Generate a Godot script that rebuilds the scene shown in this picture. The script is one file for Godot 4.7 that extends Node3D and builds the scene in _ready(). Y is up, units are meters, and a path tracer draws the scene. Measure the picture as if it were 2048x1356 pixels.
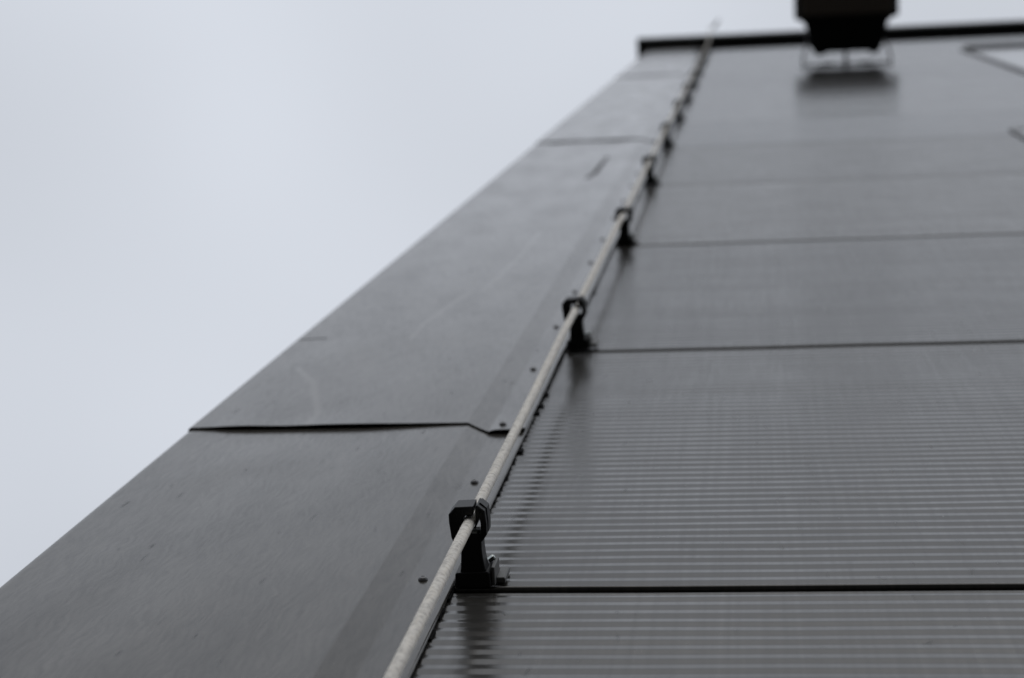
extends Node3D
# A grey metal-clad wall seen from its foot, looking up along it: corner flashing, a pale lightning conductor in black holders,
# a floodlight and the dark eave at the top. Wall face z = 0, x to the right along it, y up; y = 0 is the first panel joint in view.

const GROUND_Y := -3.1
const TOP_Y := 11.25
var rng := RandomNumberGenerator.new()
var noise := FastNoiseLite.new()

# ---------------------------------------------------------------- helpers
func lin(r: float, g: float, b: float) -> Color:
	return Color(r, g, b).linear_to_srgb()

func mat(c: Color, rough: float, spec := 0.5, metal := 0.0) -> StandardMaterial3D:
	var m := StandardMaterial3D.new()
	m.albedo_color = c
	m.roughness = rough
	m.metallic_specular = spec
	m.metallic = metal
	return m

func st_new() -> SurfaceTool:
	var st := SurfaceTool.new()
	st.begin(Mesh.PRIMITIVE_TRIANGLES)
	return st

func mesh_node(called: String, m: Mesh, material: Material, parent: Node, at := Vector3.ZERO) -> MeshInstance3D:
	var o := MeshInstance3D.new()
	o.name = called
	o.mesh = m
	o.material_override = material
	o.position = at
	parent.add_child(o, true)
	return o

func thing(called: String, label: String, category: String, at := Vector3.ZERO, group := "") -> Node3D:
	var o := Node3D.new()
	o.name = called
	o.position = at
	add_child(o, true)
	tag(o, label, category, group)
	return o

func tag(o: Node, label: String, category: String, group := "") -> void:
	o.set_meta("label", label)
	o.set_meta("category", category)
	if group != "":
		o.set_meta("group", group)

# a quad with its own flat or given normals; a, b, c, d run clockwise seen from the front
func quad(st: SurfaceTool, a: Vector3, b: Vector3, c: Vector3, d: Vector3, n := Vector3.ZERO) -> void:
	var nn := n if n != Vector3.ZERO else (c - a).cross(b - a).normalized()
	for p in [a, b, c, a, c, d]:
		st.set_normal(nn)
		st.add_vertex(p)

# a box with chamfered edges
func chamfer_box(st: SurfaceTool, lo: Vector3, hi: Vector3, ch: float) -> void:
	var poly := PackedVector2Array([Vector2(lo.x + ch, lo.z), Vector2(hi.x - ch, lo.z), Vector2(hi.x, lo.z + ch), Vector2(hi.x, hi.z - ch), Vector2(hi.x - ch, hi.z), Vector2(lo.x + ch, hi.z), Vector2(lo.x, hi.z - ch), Vector2(lo.x, lo.z + ch)])
	extrude(st, poly, lo.y, hi.y, ch)

# a polygon in the x-z plane pushed from y0 to y1, its end edges chamfered by ch
func extrude(st: SurfaceTool, poly_in: PackedVector2Array, y0: float, y1: float, ch := 0.0) -> void:
	var poly := poly_in.duplicate()
	if Geometry2D.is_polygon_clockwise(poly):
		poly.reverse()
	var n := poly.size()
	# which turn the library calls clockwise does not matter: measure the area
	var area := 0.0
	for i in n:
		area += poly[i].cross(poly[(i + 1) % n])
	if area < 0.0:
		poly.reverse()
	var inner := PackedVector2Array()
	for i in n:
		var a := (poly[i] - poly[(i + n - 1) % n]).normalized()
		var b := (poly[(i + 1) % n] - poly[i]).normalized()
		var na := Vector2(-a.y, a.x)
		var nb := Vector2(-b.y, b.x)
		var m := (na + nb)
		m = m / maxf(m.length_squared() * 0.5, 0.35)
		inner.append(poly[i] + m * ch)
	var rings := [[inner, y0], [poly, y0 + ch], [poly, y1 - ch], [inner, y1]] if ch > 0.0 else [[poly, y0], [poly, y1]]
	for r in rings.size() - 1:
		for i in n:
			var j := (i + 1) % n
			var p: PackedVector2Array = rings[r][0]
			var q: PackedVector2Array = rings[r + 1][0]
			var a := Vector3(p[i].x, rings[r][1], p[i].y)
			var b := Vector3(p[j].x, rings[r][1], p[j].y)
			var c := Vector3(q[j].x, rings[r + 1][1], q[j].y)
			var d := Vector3(q[i].x, rings[r + 1][1], q[i].y)
			quad(st, a, b, c, d)
	var idx := Geometry2D.triangulate_polygon(inner)
	for e in 2:
		var y: float = [y0, y1][e]
		for t in range(0, idx.size(), 3):
			var tri: Array = [inner[idx[t]], inner[idx[t + 1]], inner[idx[t + 2]]]
			var ccw: bool = (tri[1] - tri[0]).cross(tri[2] - tri[0]) > 0.0
			if ccw != (e == 0):
				tri.reverse()
			# seen from below, x right and z up: a counter-clockwise x-z triangle is front-facing upwards when reversed
			for k in [0, 2, 1]:
				st.set_normal(Vector3(0, -1 if e == 0 else 1, 0))
				st.add_vertex(Vector3(tri[k].x, y, tri[k].y))

# a tube along points, radius per point, smooth; v runs with the length in metres, u once round
func tube(st: SurfaceTool, pts: PackedVector3Array, radii: PackedFloat32Array, sides: int, lumps := 0.0, caps := true) -> void:
	var n := pts.size()
	var rings := []
	var run := 0.0
	var side := Vector3.RIGHT
	for i in n:
		var dir := (pts[mini(i + 1, n - 1)] - pts[maxi(i - 1, 0)]).normalized()
		if absf(dir.dot(side)) > 0.9:
			side = Vector3.FORWARD
		var u := (side - dir * side.dot(dir)).normalized()
		side = u
		var v := dir.cross(u)
		if i > 0:
			run += pts[i].distance_to(pts[i - 1])
		var ring := []
		for k in sides + 1:
			var a := TAU * k / sides
			var out := u * cos(a) + v * sin(a)
			var r := radii[i]
			if lumps > 0.0:
				r += lumps * noise.get_noise_3d(out.x * 12.0, pts[i].y * 420.0 + out.z * 10.0, out.z * 12.0)
			ring.append([pts[i] + out * r, out, Vector2(float(k) / sides, run)])
		rings.append(ring)
	for i in n - 1:
		for k in sides:
			for e in [[i, k], [i + 1, k + 1], [i, k + 1], [i, k], [i + 1, k], [i + 1, k + 1]]:
				var p: Array = rings[e[0]][e[1]]
				st.set_normal(p[1])
				st.set_uv(p[2])
				st.add_vertex(p[0])
	if caps:
		for e in [0, n - 1]:
			var dir := (pts[1] - pts[0]).normalized() * (-1.0 if e == 0 else 1.0) if e == 0 else (pts[n - 1] - pts[n - 2]).normalized()
			for k in sides:
				var tri: Array = [pts[e], rings[e][k][0], rings[e][k + 1][0]]
				if e != 0:
					tri = [pts[e], rings[e][k + 1][0], rings[e][k][0]]
				for p in tri:
					st.set_normal(dir)
					st.set_uv(Vector2.ZERO)
					st.add_vertex(p)

# a dome or disc-topped head turned about an axis: profile of (radius, height) pairs
func lathe(st: SurfaceTool, prof: Array, base: Vector3, axis: Vector3, sides: int) -> void:
	var u := axis.cross(Vector3.UP if absf(axis.y) < 0.9 else Vector3.RIGHT).normalized()
	var v := axis.cross(u)
	for i in prof.size() - 1:
		for k in sides:
			var q := []
			for e in [[i, k], [i, k + 1], [i + 1, k + 1], [i + 1, k]]:
				var a: float = TAU * e[1] / sides
				q.append(base + axis * prof[e[0]][1] + (u * cos(a) + v * sin(a)) * prof[e[0]][0])
			var mid: Vector3 = (q[0] + q[2]) * 0.5 - base
			var nn: Vector3 = (q[2] - q[0]).cross(q[1] - q[0])
			if nn.length() < 1e-12:
				nn = (q[3] - q[0]).cross(q[2] - q[0])
			var flip: bool = nn.dot(mid - axis * (mid.dot(axis) - 1e-4)) < 0.0 and absf(nn.normalized().dot(axis)) < 0.999
			if absf(nn.normalized().dot(axis)) >= 0.999:
				flip = nn.dot(axis) < 0.0
			if flip:
				quad(st, q[0], q[3], q[2], q[1], -nn.normalized())
			else:
				quad(st, q[0], q[1], q[2], q[3], nn.normalized())

# ---------------------------------------------------------------- textures
func sky_image() -> ImageTexture:
	var n := FastNoiseLite.new()
	n.seed = 2524
	n.frequency = 0.9
	n.fractal_octaves = 2
	var w := 512
	var h := 256
	var f := PackedFloat32Array()
	f.resize(w * h * 3)
	for y in h:
		var el := (0.5 - (y + 0.5) / h) * PI
		var s := sin(el)
		for x in w:
			var a := (x + 0.5) / w * TAU
			var d := Vector3(cos(el) * sin(a), s, -cos(el) * cos(a))
			var l := lerpf(1.04, 1.0, pow(clampf(s, 0.0, 1.0), 0.8))
			l *= (1.0 + 0.12 * n.get_noise_3dv(d * 3.2)) / 1.04
			if s < 0.0:
				l = lerpf(0.5, 0.16, clampf(-s * 6.0, 0.0, 1.0))
			var i := (y * w + x) * 3
			f[i] = 0.655 * l
			f[i + 1] = 0.692 * l
			f[i + 2] = 0.760 * l
	return ImageTexture.create_from_image(Image.create_from_data(w, h, false, Image.FORMAT_RGBF, f.to_byte_array()))

# grey values (0..1) as a texture
func grey(w: int, h: int, v: PackedFloat32Array) -> ImageTexture:
	var b := PackedByteArray()
	b.resize(w * h)
	for i in w * h:
		b[i] = clampi(int(v[i] * 255.0 + 0.5), 0, 255)
	return ImageTexture.create_from_image(Image.create_from_data(w, h, false, Image.FORMAT_L8, b))

func stroke(v: PackedFloat32Array, w: int, h: int, a: Vector2, b: Vector2, rad: float, change: float) -> void:
	var steps := int(a.distance_to(b) / maxf(rad * 0.6, 0.5)) + 1
	for s in steps + 1:
		var p := a.lerp(b, float(s) / steps)
		for y in range(int(p.y - rad * 2.0), int(p.y + rad * 2.0) + 2):
			for x in range(int(p.x - rad * 2.0), int(p.x + rad * 2.0) + 2):
				var d := Vector2(x, y).distance_to(p) / rad
				if d < 2.0:
					var i := posmod(y, h) * w + posmod(x, w)
					v[i] += change * exp(-d * d) * 0.3

# dust, small scuffs and runs on painted sheet: one metre and a quarter square, repeating
func sheet_dirt(w: int, seed_: int, specks: int) -> PackedFloat32Array:
	rng.seed = seed_
	var n := FastNoiseLite.new()
	n.seed = seed_
	n.frequency = 1.0
	n.fractal_octaves = 4
	var v := PackedFloat32Array()
	v.resize(w * w)
	for y in w:
		for x in w:
			# walk a torus so that the edges meet
			var a := TAU * x / w
			var b := TAU * y / w
			var big := n.get_noise_3d(cos(a) * 1.3 + 7.0, sin(a) * 1.3, cos(b) * 1.3 + sin(b) * 2.1)
			var runs := n.get_noise_3d(cos(a) * 26.0 + 31.0, sin(a) * 26.0, cos(b) * 0.9 + sin(b) * 0.7)
			v[y * w + x] = 0.86 + 0.10 * big + 0.14 * runs + rng.randf_range(-0.03, 0.03)
	for i in specks:
		var p := Vector2(rng.randf() * w, rng.randf() * w)
		var d := Vector2.from_angle(rng.randf_range(-0.9, 0.9) + PI * 0.5) * rng.randf_range(0.0, 9.0)
		stroke(v, w, w, p, p + d, rng.randf_range(0.4, 0.8), rng.randf_range(-0.5, -0.1))
	return v

# the corner flashing: 0.34 m across, 3.72 m long; hairline streaks, runs, scratches
func flash_dirt(w: int, h: int, seed_: int, marks: Array) -> PackedFloat32Array:
	rng.seed = seed_
	var n := FastNoiseLite.new()
	n.seed = seed_
	n.frequency = 1.0
	n.fractal_octaves = 3
	var v := PackedFloat32Array()
	v.resize(w * h)
	for y in h:
		var ym := 3.72 * y / h
		for x in w:
			var xm := 0.42 * x / w
			var streak := n.get_noise_2d(xm * 260.0 + 2.0 * n.get_noise_2d(xm * 20.0, ym * 14.0), ym * 16.0)
			var big := n.get_noise_2d(xm * 9.0 + 40.0, ym * 3.0)
			v[y * w + x] = 0.81 + 0.17 * streak + 0.10 * big + rng.randf_range(-0.03, 0.03)
	for i in 260:
		var p := Vector2(rng.randf() * w, rng.randf() * h)
		stroke(v, w, h, p, p + Vector2(rng.randf_range(-1, 1), rng.randf_range(0, 6)), rng.randf_range(0.4, 0.9), rng.randf_range(-0.5, -0.1))
	for m in marks:
		# [rad in px, change, then points (x across from the outer edge, y up from the lower end), metres]
		for i in range(2, m.size() - 1):
			var a: Vector2 = m[i]
			var b: Vector2 = m[i + 1]
			stroke(v, w, h, Vector2(a.x / 0.42 * w, a.y / 3.72 * h), Vector2(b.x / 0.42 * w, b.y / 3.72 * h), m[0], m[1])
	return v

# ---------------------------------------------------------------- the wall
const RIB := 0.02

func rib(t: float) -> float:   # depth of the face (metres, <= 0) at t of one rib's height
	# a long face leaning out a little, then a shorter one leaning back, with soft bends
	var q := fposmod(t, 1.0)
	var z := q / 0.50 if q < 0.50 else (1.0 - q) / 0.50
	var r := 0.05      # round the crest and the valley
	if absf(q - 0.50) < r:
		var a := (q - 0.50 + r) / (2.0 * r)
		z = lerpf(lerpf((0.50 - r) / 0.50, 1.0, a), lerpf(1.0, (0.50 - r) / 0.50, a), a)
	elif q < r or q > 1.0 - r:
		var a := (fposmod(q + 0.5, 1.0) - 0.5 + r) / (2.0 * r)
		z = lerpf(lerpf(r / 0.50, 0.0, a), lerpf(0.0, r / 0.50, a), a)
	return RIB_DEPTH * (z - 1.0)

const RIB_DEPTH := 0.00090

# one long panel between two joints: ribbed face, a rounded return at its lower and upper edge
func wall_panel(y0: float, y1: float, x0: float, x1: float, coarse: bool, tilt: float) -> ArrayMesh:
	var rows := []      # [y, z]
	rows.append([y0, -0.030])
	rows.append([y0, -0.0040])
	rows.append([y0 + 0.0006, -0.0014])
	rows.append([y0 + 0.0022, 0.0])
	var steps := 8 if coarse else 16
	var ribs := int((y1 - y0 - 0.008) / RIB)
	for k in ribs:
		for s in steps:
			rows.append([y0 + 0.005 + (k + float(s) / steps) * RIB, rib(float(s) / steps) * (1.0 + 0.22 * noise.get_noise_1d((y0 * 50.0 + k) * 0.9))])
	rows.append([y1 - 0.0022, 0.0])
	rows.append([y1 - 0.0006, -0.0014])
	rows.append([y1, -0.0040])
	rows.append([y1, -0.030])
	var xs := []
	var x := x0
	while x < minf(x1, 2.4):
		xs.append(x)
		x += 0.12
	xs.append(x1)
	var nx := xs.size()
	var verts := PackedVector3Array()
	var norms := PackedVector3Array()
	var idx := PackedInt32Array()
	var amp := 0.0007
	for r in rows.size():
		var a: Array = rows[maxi(r - 1, 0)]
		var b: Array = rows[mini(r + 1, rows.size() - 1)]
		var ny := Vector2(b[0] - a[0], b[1] - a[1])
		for xx in xs:
			var e := 0.02
			var w := amp * noise.get_noise_2d(xx * 5.0, rows[r][0] * 5.0)
			var wx := (amp * noise.get_noise_2d((xx + e) * 5.0, rows[r][0] * 5.0) - w) / e
			var wy := (amp * noise.get_noise_2d(xx * 5.0, (rows[r][0] + e) * 5.0) - w) / e
			verts.append(Vector3(xx, rows[r][0], rows[r][1] + w + tilt * (rows[r][0] - (y0 + y1) * 0.5)))
			var nn := Vector3(0, -ny.y, ny.x).normalized() if ny.length() > 1e-9 else Vector3(0, 0, 1)
			norms.append((nn + Vector3(-wx, -wy - tilt, 0)).normalized())
	for r in rows.size() - 1:
		for i in nx - 1:
			var q := r * nx + i
			idx.append_array(PackedInt32Array([q, q + nx, q + nx + 1, q, q + nx + 1, q + 1]))
	var arr := []
	arr.resize(Mesh.ARRAY_MAX)
	arr[Mesh.ARRAY_VERTEX] = verts
	arr[Mesh.ARRAY_NORMAL] = norms
	arr[Mesh.ARRAY_INDEX] = idx
	var m := ArrayMesh.new()
	m.add_surface_from_arrays(Mesh.PRIMITIVE_TRIANGLES, arr)
	return m

# a folded sheet of corner flashing from y0 to y1; its lower end laps over the piece below and gapes a little
func flashing(y0: float, y1: float, gape: float, sink: float, seed_: float) -> ArrayMesh:
	var prof := []      # [x, z, group]: groups share a smooth normal
	prof.append_array([[-0.398, -0.36], [-0.398, -0.10], [-0.398, 0.010], [-0.3975, 0.0128], [-0.3962, 0.0144], [-0.394, 0.015]])
	for i in 16:
		prof.append([lerpf(-0.390, -0.0685, i / 15.0), 0.015])
	prof.append_array([[-0.0667, 0.0150], [-0.0660, 0.0148], [-0.0653, 0.0144], [-0.0640, 0.0137]])
	prof.append_array([[-0.055, 0.0091], [-0.0445, 0.0042], [-0.0428, 0.0034], [-0.0418, 0.0031], [-0.0405, 0.0030], [-0.034, 0.003], [-0.024, 0.003], [-0.014, 0.003], [-0.0105, 0.003]])
	prof.append_array([[-0.0088, 0.0033], [-0.0072, 0.0042], [-0.0058, 0.0045], [-0.0022, 0.0045], [-0.0008, 0.0041], [0.0, 0.0032], [0.0, 0.0016], [-0.0012, 0.0012], [-0.02, 0.0012]])
	var n := prof.size()
	var ys := [y0, y0 + 0.004, y0 + 0.012, y0 + 0.03, y0 + 0.06, y0 + 0.10, y0 + 0.16, y0 + 0.24]
	var y := y0 + 0.34
	while y < y1 - 0.34:
		ys.append(y)
		y += 0.10
	for i in 15:
		ys.append(lerpf(y1 - 0.30, y1, i / 14.0))
	var verts := PackedVector3Array()
	var uvs := PackedVector2Array()
	for yy in ys:
		for p in prof:
			var flat := smoothstep(-0.40, -0.33, p[0]) * (1.0 - smoothstep(-0.12, -0.066, p[0]))
			var flange := smoothstep(-0.046, -0.036, p[0])
			var face := 1.0 if p[1] > 0.0 else 0.0
			var z: float = p[1] + face * 0.0022 * (1.0 - (yy - y0) / (y1 - y0))
			var open := exp(-(yy - y0) / 0.11)
			z += open * (0.0010 * flat + gape * flange)
			var bow := pow(sin(clampf((p[0] + 0.40) / 0.33, 0.0, 1.0) * PI), 1.3)
			z -= sink * bow * face * smoothstep(0.26, 0.07, y1 - yy)
			z += face * 0.0011 * flat * noise.get_noise_2d(p[0] * 7.0 + seed_, yy * 2.6 + seed_)
			var x: float = p[0] + (0.0 if face > 0.0 else 0.0) + (-0.0016 * (1.0 - (yy - y0) / (y1 - y0)) if p[0] < -0.393 else 0.0)
			verts.append(Vector3(x, yy, z))
			uvs.append(Vector2((p[0] + 0.398) / 0.42, (yy - y0) / 3.72))
	var st := st_new()
	var idx := PackedInt32Array()
	var norms := PackedVector3Array()
	norms.resize(verts.size())
	for r in ys.size():
		for i in n:
			var a := verts[r * n + maxi(i - 1, 0)]
			var b := verts[r * n + mini(i + 1, n - 1)]
			var c := verts[maxi(r - 1, 0) * n + i]
			var d := verts[mini(r + 1, ys.size() - 1) * n + i]
			norms[r * n + i] = (b - a).cross(d - c).normalized()
	for r in ys.size() - 1:
		for i in n - 1:
			var q := r * n + i
			idx.append_array(PackedInt32Array([q, q + n, q + n + 1, q, q + n + 1, q + 1]))
	# the cut lower edge: the sheet's thickness
	var base := verts.size()
	for i in n:
		verts.append(verts[i])
		norms.append(Vector3.DOWN)
		uvs.append(uvs[i])
		var inward := -norms[i] * 0.0009
		verts.append(verts[i] + inward)
		norms.append(Vector3.DOWN)
		uvs.append(uvs[i])
	for i in n - 1:
		var q := base + i * 2
		idx.append_array(PackedInt32Array([q, q + 2, q + 3, q, q + 3, q + 1]))
	var arr := []
	arr.resize(Mesh.ARRAY_MAX)
	arr[Mesh.ARRAY_VERTEX] = verts
	arr[Mesh.ARRAY_NORMAL] = norms
	arr[Mesh.ARRAY_TEX_UV] = uvs
	arr[Mesh.ARRAY_INDEX] = idx
	var m := ArrayMesh.new()
	m.add_surface_from_arrays(Mesh.PRIMITIVE_TRIANGLES, arr)
	return m

# black foam filler under the flashing's edge: toothed where it fills the ribs, with crumbs squeezed out
func foam(y0: float, y1: float) -> ArrayMesh:
	var st := st_new()
	rng.seed = 31
	var y := y0
	while y < y1:
		var step := rng.randf_range(0.006, 0.014)
		var out := rng.randf_range(-0.0015, 0.0020)
		if rng.randf() < 0.035:
			out = rng.randf_range(0.004, 0.0065)
		chamfer_box(st, Vector3(-0.03, y, -0.0012), Vector3(out, y + step + 0.0004, 0.0014 + rng.randf_range(0, 0.0012)), 0.0004)
		y += step
	return st.commit()

func rivet_mesh() -> ArrayMesh:
	var st := st_new()
	lathe(st, [[0.0043, 0.0], [0.0043, 0.0008], [0.0039, 0.0016], [0.0032, 0.0026], [0.0019, 0.0031], [0.0015, 0.0027], [0.0, 0.0026]], Vector3.ZERO, Vector3(0, 0, 1), 16)
	return st.commit()

# ---------------------------------------------------------------- the cable holder
var black: StandardMaterial3D
var bright: StandardMaterial3D
var galv: StandardMaterial3D

func jaw(st: SurfaceTool, outer: Array, from_deg: float, to_deg: float, y0: float, y1: float) -> void:
	var p := PackedVector2Array()
	for q in outer:
		p.append(Vector2(q[0], q[1]))
	for i in 9:
		var a := deg_to_rad(lerpf(from_deg, to_deg, i / 8.0))
		p.append(Vector2(0.0170, 0.0597) + Vector2(cos(a), sin(a)) * 0.0062)
	extrude(st, p, y0, y1, 0.0006)

func make_holder() -> Node3D:
	var t := thing("cable_holder", "", "cable holder")
	var st := st_new()      # foot block against the joint
	extrude(st, PackedVector2Array([Vector2(0.0020, 0.0006), Vector2(0.0330, 0.0006), Vector2(0.0325, 0.0135), Vector2(0.0308, 0.0150), Vector2(0.0040, 0.0142), Vector2(0.0026, 0.0130)]), -0.001, 0.030, 0.0007)
	mesh_node("foot_block", st.commit(), black, t)
	st = st_new()           # stem, flaring to the foot
	extrude(st, PackedVector2Array([Vector2(0.0068, 0.0140), Vector2(0.0300, 0.0140), Vector2(0.0287, 0.0170), Vector2(0.0272, 0.0270), Vector2(0.0266, 0.0350), Vector2(0.0268, 0.0470), Vector2(0.0245, 0.0492), Vector2(0.0105, 0.0492), Vector2(0.0088, 0.0470), Vector2(0.0084, 0.0300), Vector2(0.0076, 0.0190)]), 0.001, 0.020, 0.0007)
	mesh_node("stem", st.commit(), black, t)
	st = st_new()           # left half of the clamp, the wider one
	jaw(st, [[0.0100, 0.0420], [0.0030, 0.0420], [0.0014, 0.0460], [0.0, 0.0600], [0.0, 0.0668], [0.0058, 0.0732], [0.0216, 0.0738], [0.0216, 0.0690]], 60.0, 235.0, -0.002, 0.020)
	mesh_node("clamp_jaw", st.commit(), black, t)
	st = st_new()           # right half: a hooked cap with a slot beside the cable
	extrude(st, PackedVector2Array([Vector2(0.0228, 0.0690), Vector2(0.0240, 0.0742), Vector2(0.0252, 0.0744), Vector2(0.0312, 0.0695), Vector2(0.0322, 0.0580), Vector2(0.0320, 0.0480), Vector2(0.0275, 0.0420), Vector2(0.0255, 0.0440), Vector2(0.0270, 0.0500), Vector2(0.0272, 0.0580), Vector2(0.0262, 0.0640), Vector2(0.0250, 0.0600), Vector2(0.0226, 0.0540), Vector2(0.0208, 0.0535), Vector2(0.0222, 0.0568), Vector2(0.0233, 0.0600), Vector2(0.0232, 0.0640)]), -0.0015, 0.022, 0.0006)
	mesh_node("clamp_cap", st.commit(), black, t)
	st = st_new()           # groove rim along the cap
	extrude(st, PackedVector2Array([Vector2(0.0260, 0.0743), Vector2(0.0268, 0.0748), Vector2(0.0322, 0.0700), Vector2(0.0330, 0.0580), Vector2(0.0326, 0.0490), Vector2(0.0318, 0.0490), Vector2(0.0320, 0.0580), Vector2(0.0311, 0.0695)]), 0.006, 0.020, 0.0003)
	mesh_node("clamp_rim", st.commit(), black, t)
	st = st_new()           # screw between the jaws
	lathe(st, [[0.0045, 0.0], [0.0045, 0.0016], [0.0036, 0.0024], [0.0, 0.0025]], Vector3(0.0212, 0.0045, 0.0490), Vector3(0, 0, 1), 6)
	mesh_node("screw", st.commit(), bright, t)
	st = st_new()           # screws seen as dots on the clamp's lower face
	for q in [[0.0120, 0.0700], [0.0060, 0.0672], [0.0265, 0.0690]]:
		lathe(st, [[0.0012, 0.0], [0.0012, 0.0006], [0.0007, 0.0009], [0.0, 0.0009]], Vector3(q[0], -0.0020, q[1]), Vector3(0, -1, 0), 10)
	mesh_node("clamp_pin", st.commit(), black, t)
	st = st_new()           # metal angle on the right, with its plate on the wall
	chamfer_box(st, Vector3(0.0332, 0.004, 0.0008), Vector3(0.0362, 0.034, 0.0175), 0.0006)
	mesh_node("angle_bracket", st.commit(), galv, t)
	st = st_new()
	extrude(st, PackedVector2Array([Vector2(0.0364, 0.0006), Vector2(0.0440, 0.0006), Vector2(0.0440, 0.0044), Vector2(0.0430, 0.0056), Vector2(0.0364, 0.0056)]), 0.012, 0.042, 0.0006)
	mesh_node("foot_plate", st.commit(), galv, t)
	st = st_new()
	lathe(st, [[0.0026, -0.004], [0.0026, 0.0010], [0.0018, 0.0020], [0.0, 0.0022]], Vector3(0.0318, 0.026, 0.0190), Vector3(0.8, 0, 0.6), 6)
	mesh_node("bolt", st.commit(), bright, t)
	return t

# ---------------------------------------------------------------- the scene
func _ready() -> void:
	rng.seed = 1
	noise.seed = 11
	noise.frequency = 1.0
	noise.fractal_octaves = 2

	var cam := Camera3D.new()
	cam.name = "camera"
	add_child(cam)
	cam.position = Vector3(0.2614, -1.4588, 0.5096)
	cam.rotation_degrees = Vector3(76.4332, 34.4531, 32.2648)
	cam.near = 0.02
	cam.far = 2000.0
	var at := CameraAttributesPhysical.new()
	at.frustum_focal_length = 63.72
	at.frustum_focus_distance = 1.545
	at.exposure_aperture = 5.9
	cam.attributes = at
	cam.fov = 21.33
	cam.current = true

	var env := Environment.new()
	env.background_mode = Environment.BG_SKY
	var sky := Sky.new()
	var pano := PanoramaSkyMaterial.new()
	pano.panorama = sky_image()
	sky.sky_material = pano
	env.sky = sky
	env.tonemap_mode = Environment.TONE_MAPPER_LINEAR
	env.tonemap_exposure = 1.0
	env.sdfgi_enabled = true
	env.ssao_enabled = true
	env.ssil_enabled = true
	var we := WorldEnvironment.new()
	we.name = "world_environment"
	we.environment = env
	add_child(we)

	var sun := DirectionalLight3D.new()
	sun.name = "overcast_sun"
	sun.light_energy = 0.16
	sun.light_color = Color(1.0, 0.98, 0.95)
	sun.light_angular_distance = 60.0
	sun.shadow_enabled = true
	sun.rotation_degrees = Vector3(-28, 5, 0)
	add_child(sun)

	# materials
	var dirt := sheet_dirt(768, 3, 600)
	var paint := mat(lin(0.072, 0.068, 0.061), 1.0, 0.57, 0.34)
	paint.albedo_texture = grey(768, 768, dirt)
	var rough := PackedFloat32Array()
	rough.resize(dirt.size())
	for i in dirt.size():
		rough[i] = 0.225 + (0.86 - dirt[i]) * 0.35
	paint.roughness_texture = grey(768, 768, rough)
	paint.uv1_triplanar = true
	paint.uv1_world_triplanar = true
	paint.uv1_scale = Vector3(0.8, 0.8, 0.8)
	var paint_smooth: StandardMaterial3D = paint.duplicate()
	paint_smooth.albedo_color = lin(0.080, 0.079, 0.076)
	var rs := PackedFloat32Array()
	rs.resize(dirt.size())
	for i in dirt.size():
		rs[i] = 0.175 + (0.86 - dirt[i]) * 0.2
	paint_smooth.roughness_texture = grey(768, 768, rs)
	var flash_mats := []
	var marks := [
		[],
		[[2.4, 0.28, Vector2(0.05, 0.32), Vector2(0.094, 0.226), Vector2(0.14, 0.06), Vector2(0.142, 0.0)], [2.0, 0.22, Vector2(0.20, 0.9), Vector2(0.17, 0.62), Vector2(0.172, 0.5)], [1.4, -0.9, Vector2(0.006, 0.520), Vector2(0.042, 0.526)],
			[3.2, -1.6, Vector2(0.250, 2.56), Vector2(0.261, 2.68), Vector2(0.2625, 2.98)], [3.2, -1.4, Vector2(0.262, 3.02), Vector2(0.2635, 3.10)], [3.0, 0.14, Vector2(0.24, 1.6), Vector2(0.235, 1.2), Vector2(0.22, 0.9)]],
		[], []]
	for k in 4:
		var fd := flash_dirt(256, 1024, 40 + k, marks[k])
		var fm := mat(lin(0.122, 0.112, 0.097), 1.0, 0.58, 0.36)
		fm.albedo_texture = grey(256, 1024, fd)
		var fr := PackedFloat32Array()
		fr.resize(fd.size())
		for i in fd.size():
			fr[i] = 0.16 + (0.84 - fd[i]) * 0.5
		fm.roughness_texture = grey(256, 1024, fr)
		fm.texture_repeat = true
		flash_mats.append(fm)
	black = mat(lin(0.007, 0.007, 0.007), 0.45, 0.4)
	bright = mat(lin(0.45, 0.48, 0.46), 0.3, 0.5, 0.9)
	galv = mat(lin(0.12, 0.12, 0.115), 0.5, 0.5, 0.2)
	var foam_black := mat(lin(0.010, 0.010, 0.010), 0.9, 0.2)
	var dark_trim := mat(lin(0.024, 0.025, 0.026), 0.55, 0.35)
	var rivet_mat := mat(lin(0.15, 0.15, 0.152), 0.35, 0.5, 0.2)
	var core_mat := mat(lin(0.012, 0.012, 0.012), 0.9, 0.2)

	# ground
	var gm := mat(lin(0.075, 0.073, 0.069), 0.9, 0.3)
	var gn := FastNoiseLite.new()
	gn.seed = 9
	gn.frequency = 0.03
	var gt := NoiseTexture2D.new()
	gt.noise = gn
	gt.width = 512
	gt.height = 512
	gt.seamless = true
	var ramp := Gradient.new()
	ramp.set_color(0, Color(0.7, 0.7, 0.7))
	ramp.set_color(1, Color(1, 1, 1))
	gt.color_ramp = ramp
	gm.albedo_texture = gt
	gm.uv1_triplanar = true
	gm.uv1_world_triplanar = true
	gm.uv1_scale = Vector3(0.5, 0.5, 0.5)
	var plane := PlaneMesh.new()
	plane.size = Vector2(1600, 1600)
	var ground := mesh_node("ground", plane, gm, self, Vector3(0, GROUND_Y, 0))
	tag(ground, "grey asphalt yard at the foot of the wall", "ground")
	ground.set_meta("kind", "structure")

	# building: core, panels, flashing, eave, windows
	var bld := thing("metal_clad_building", "tall grey metal clad building wall with ribbed panels and corner flashing", "building")
	var st := st_new()
	chamfer_box(st, Vector3(-0.385, GROUND_Y, -9.0), Vector3(9.0, TOP_Y - 0.02, -0.032), 0.002)
	mesh_node("wall_core", st.commit(), core_mat, bld)
	st = st_new()
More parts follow.
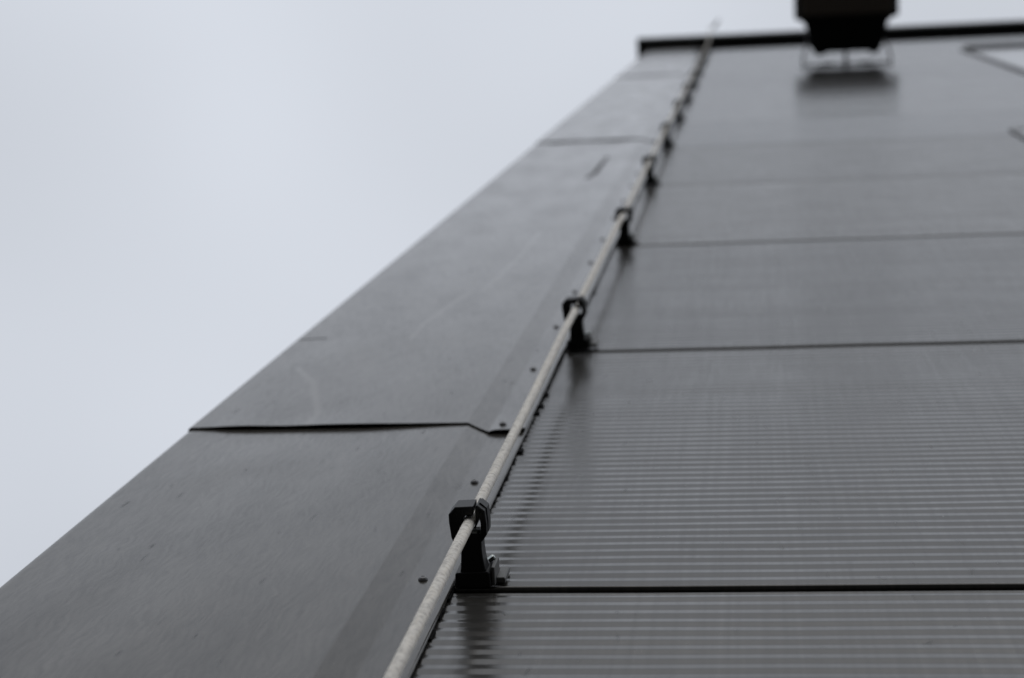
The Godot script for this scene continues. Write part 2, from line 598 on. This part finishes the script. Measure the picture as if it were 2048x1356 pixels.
	chamfer_box(st, Vector3(-0.395, GROUND_Y, -8.98), Vector3(-0.3855, TOP_Y - 0.02, -0.36), 0.001)
	mesh_node("side_cladding", st.commit(), paint, bld)
	rng.seed = 8
	var coats := []
	var upper_coats := []
	for i in 3:
		for pair in [[paint, coats], [paint_smooth, upper_coats]]:
			var c: StandardMaterial3D = pair[0].duplicate()
			var g := [1.0, 0.9, 1.1][i] as float
			c.albedo_color = Color(c.albedo_color.r * g, c.albedo_color.g * g, c.albedo_color.b * g)
			c.uv1_offset = Vector3(0.31 * i, 0.47 * i, 0.0)
			pair[1].append(c)
	for k in 14:
		var y0 := -3.0 + k + 0.006
		var y1 := minf(-3.0 + k + 1.0 - 0.006, TOP_Y - 0.004)
		mesh_node("wall_panel", wall_panel(y0, y1, -0.075, 8.99, k > 7, rng.randf_range(-0.0012, 0.0012)), (coats if k < 7 else upper_coats)[k % 3], bld)
	st = st_new()
	chamfer_box(st, Vector3(-0.075, GROUND_Y, -0.03), Vector3(8.99, -2.998, 0.0), 0.002)
	mesh_node("plinth", st.commit(), core_mat, bld)
	var rv := rivet_mesh()
	var gapes: Array[float] = [0.002, 0.0032, 0.0008, 0.0006]
	var cuts := [[-3.1, 0.61], [0.53, 4.25], [4.17, 7.89], [7.81, TOP_Y - 0.002]]
	for k in 4:
		var f := mesh_node("corner_flashing", flashing(cuts[k][0], cuts[k][1], gapes[k], [0.0026, 0.0008, 0.0006, 0.0][k], k * 17.3), flash_mats[k], bld)
		var ry: float = cuts[k][0] + 0.026
		var off: float = [0.03 - 12 * 0.30, 0.0, 0.0, 0.0][k]
		if k == 0:
			ry = 0.322 - 0.303 * 11
		while ry < cuts[k][1] - 0.09:
			if ry > cuts[k][0]:
				var dz: float = 0.003 + 0.0022 * (1.0 - (ry - cuts[k][0]) / (cuts[k][1] - cuts[k][0])) + gapes[k] * exp(-(ry - cuts[k][0]) / 0.11)
				mesh_node("rivet", rv, rivet_mat, f, Vector3(-0.0285 + rng.randf_range(-0.001, 0.001), ry + rng.randf_range(-0.006, 0.006), dz))
			ry += 0.303
	mesh_node("foam_filler", foam(-1.2, TOP_Y - 0.01), foam_black, bld)
	st = st_new()
	chamfer_box(st, Vector3(-0.490, TOP_Y, -9.1), Vector3(9.1, TOP_Y + 0.16, 0.083), 0.003)
	mesh_node("eave", st.commit(), dark_trim, bld)
	st = st_new()
	chamfer_box(st, Vector3(-0.496, TOP_Y + 0.1605, -9.11), Vector3(9.11, TOP_Y + 0.185, 0.089), 0.003)
	mesh_node("roof_capping", st.commit(), dark_trim, bld)
	var frame_mat := mat(lin(0.10, 0.10, 0.10), 0.4, 0.5)
	var pane_mat := mat(lin(0.03, 0.03, 0.03), 0.12, 0.55)
	for w in [[1.49, 3.6, 5.7, 9.33, 0.014], [1.04, 3.2, 2.2, 4.13, 0.008]]:
		var win := Node3D.new()
		win.name = "window"
		bld.add_child(win, true)
		for s in [[w[0], w[2], w[0] + 0.022, w[3]], [w[1] - 0.05, w[2], w[1], w[3]], [w[0] + 0.0225, w[3] - 0.03, w[1] - 0.0505, w[3]], [w[0] + 0.0225, w[2], w[1] - 0.0505, w[2] + 0.06]]:
			st = st_new()
			chamfer_box(st, Vector3(s[0], s[1], 0.001), Vector3(s[2], s[3], w[4] if s[3] - s[1] > 0.1 or w[4] < 0.012 else 0.030), 0.002)
			mesh_node("frame", st.commit(), frame_mat, win)
		st = st_new()
		chamfer_box(st, Vector3(w[0] + 0.0225, w[2] + 0.0605, 0.002), Vector3(w[1] - 0.0505, w[3] - 0.0305, 0.012 if w[4] > 0.012 else 0.006), 0.001)
		mesh_node("pane", st.commit(), pane_mat, win)

	# lightning conductor
	var cpts := PackedVector3Array()
	var crad := PackedFloat32Array()
	var cy := GROUND_Y + 0.02
	while cy < 11.7:
		var x := 0.0170
		var z := 0.0597
		# slight sag and play between the holders
		x += 0.0012 * noise.get_noise_1d(cy * 0.8) * (1.0 - exp(-pow(fposmod(cy + 0.5, 1.0) - 0.5, 2.0) * 60.0))
		z += 0.0016 * noise.get_noise_1d(cy * 0.7 + 50.0) * (1.0 - exp(-pow(fposmod(cy + 0.5, 1.0) - 0.5, 2.0) * 60.0))
		z += 0.075 * smoothstep(10.75, 11.3, cy)
		x += 0.028 * smoothstep(10.9, 12.6, cy)
		cpts.append(Vector3(x, cy, z))
		crad.append(0.0050)
		cy += 0.0016 if cy > -0.6 and cy < 1.0 else (0.008 if cy >= 1.0 and cy < 3.0 else 0.04)
	st = st_new()
	tube(st, cpts, crad, 20, 0.00026)
	var cm := mat(lin(0.86, 0.82, 0.75), 0.75, 0.3)
	var cn := FastNoiseLite.new()
	cn.seed = 21
	cn.frequency = 1.0
	cn.fractal_octaves = 3
	var cw := 64
	var chh := 2048
	var cv := PackedByteArray()
	cv.resize(cw * chh * 3)
	for yy in chh:
		for xx in cw:
			var a := TAU * xx / cw
			var wraps := cn.get_noise_3d(cos(a) * 0.7, sin(a) * 0.7, yy * 0.55 / 2.0 + 0.4 * sin(a))
			var stain := cn.get_noise_3d(cos(a) * 1.1 + 9.0, sin(a) * 1.1, yy * 0.02)
			var g := 0.95 + 0.24 * wraps + 0.10 * stain
			var i := (yy * cw + xx) * 3
			cv[i] = clampi(int(255.0 * g), 0, 255)
			cv[i + 1] = clampi(int(255.0 * (g - 0.02 * maxf(stain, 0.0))), 0, 255)
			cv[i + 2] = clampi(int(255.0 * (g - 0.05 * maxf(stain, 0.0))), 0, 255)
	cm.albedo_texture = ImageTexture.create_from_image(Image.create_from_data(cw, chh, false, Image.FORMAT_RGB8, cv))
	cm.uv1_scale = Vector3(1, 0.5, 1)
	var cable := mesh_node("lightning_conductor", st.commit(), cm, self)
	tag(cable, "pale round lightning conductor cable running up beside the corner flashing", "cable")

	st = st_new()
	tube(st, PackedVector3Array([Vector3(0.046, 11.46, 0.142), Vector3(0.048, 11.75, 0.145), Vector3(0.060, 12.9, 0.150), Vector3(0.0602, 12.92, 0.150)]), PackedFloat32Array([0.013, 0.012, 0.009, 0.003]), 14)
	var rod := mesh_node("air_terminal_rod", st.commit(), mat(lin(0.16, 0.16, 0.165), 0.5, 0.5, 0.4), self)
	tag(rod, "thin grey rod tip rising above the dark eave where the cable ends", "rod")

	# holders, one at each panel joint
	var h0 := make_holder()
	var say := [
		"nearest and sharpest black holder clamping the pale cable over the lowest joint",
		"second black cable holder up from the nearest, over the second panel joint",
		"third black cable holder up the wall, over the third panel joint",
		"fourth black cable holder up the wall, blurred, beside the scratched flashing",
		"fifth black cable holder up, blurred, just below the upper flashing lap",
		"sixth black cable holder up, small and blurred, first above the flashing lap",
		"seventh black cable holder up, small and blurred in the upper row",
		"eighth black cable holder up, level below the floodlight",
		"ninth black cable holder up, about level with the floodlight",
		"tenth black cable holder up, second below the eave",
		"topmost black cable holder, right below the dark eave"]
	rng.seed = 77
	for k in 11:
		var h: Node3D = h0
		if k > 0:
			h = h0.duplicate()
			h.name = "cable_holder_%03d" % k
			add_child(h, true)
			h.rotation = Vector3(0, rng.randf_range(-0.05, 0.05), rng.randf_range(-0.025, 0.025))
		h.position = Vector3(0, k, 0.0015)
		tag(h, say[k], "cable holder", "black holders along the conductor")

	# floodlight
	var fl := thing("floodlight", "black floodlight standing out from the wall on a curved yoke below the eave", "floodlight", Vector3(0.786, 8.2, 0))
	st = st_new()
	chamfer_box(st, Vector3(-0.266, 0.0, 0.244), Vector3(0.267, 0.16, 0.50), 0.012)
	mesh_node("housing", st.commit(), mat(lin(0.010, 0.009, 0.008), 0.5, 0.4), fl)
	st = st_new()
	chamfer_box(st, Vector3(-0.235, -0.006, 0.268), Vector3(0.236, 0.001, 0.478), 0.003)
	mesh_node("glass", st.commit(), mat(lin(0.13, 0.105, 0.085), 0.3, 0.4), fl)
	st = st_new()
	extrude(st, PackedVector2Array([Vector2(-0.170, 0.072), Vector2(-0.152, 0.060), Vector2(-0.118, 0.060), Vector2(-0.106, 0.072), Vector2(0.112, 0.072), Vector2(0.124, 0.058), Vector2(0.150, 0.058), Vector2(0.168, 0.072), Vector2(0.202, 0.150), Vector2(0.204, 0.195), Vector2(0.212, 0.222), Vector2(0.240, 0.243), Vector2(-0.240, 0.243), Vector2(-0.215, 0.222), Vector2(-0.205, 0.195), Vector2(-0.205, 0.140)]), 0.01, 0.15, 0.006)
	mesh_node("rear_casing", st.commit(), mat(lin(0.006, 0.006, 0.006), 0.6, 0.3), fl)
	for i in 7:
		st = st_new()
		chamfer_box(st, Vector3(-0.09 + i * 0.03, 0.152, 0.10), Vector3(-0.084 + i * 0.03, 0.19, 0.235), 0.001)
		mesh_node("cooling_fin", st.commit(), mat(lin(0.006, 0.006, 0.006), 0.6, 0.3), fl)
	var yoke_mat := mat(lin(0.50, 0.51, 0.52), 0.5, 0.5)
	for s in [-1.0, 1.0]:
		var pts := PackedVector3Array()
		var rr := PackedFloat32Array()
		for i in 15:
			var a := i / 14.0 * PI * 0.5
			pts.append(Vector3(s * (0.150 + 0.078 * cos(a)), 0.06, 0.012 + 0.13 * sin(a)))
			rr.append(0.0065)
		st = st_new()
		tube(st, pts, rr, 10)
		mesh_node("yoke_arm", st.commit(), yoke_mat, fl)
		st = st_new()
		chamfer_box(st, Vector3(s * 0.10 - 0.03, 0.04, 0.001), Vector3(s * 0.10 + 0.03, 0.10, 0.016), 0.002)
		mesh_node("wall_plate", st.commit(), galv, fl)
	st = st_new()
	chamfer_box(st, Vector3(-0.232, 0.045, 0.001), Vector3(0.232, 0.075, 0.012), 0.002)
	mesh_node("yoke_bar", st.commit(), yoke_mat, fl)
	st = st_new()
	tube(st, PackedVector3Array([Vector3(-0.004, 0.06, 0.004), Vector3(-0.006, 0.055, 0.05), Vector3(-0.004, 0.06, 0.095)]), PackedFloat32Array([0.010, 0.009, 0.010]), 10)
	mesh_node("supply_cable", st.commit(), black, fl)
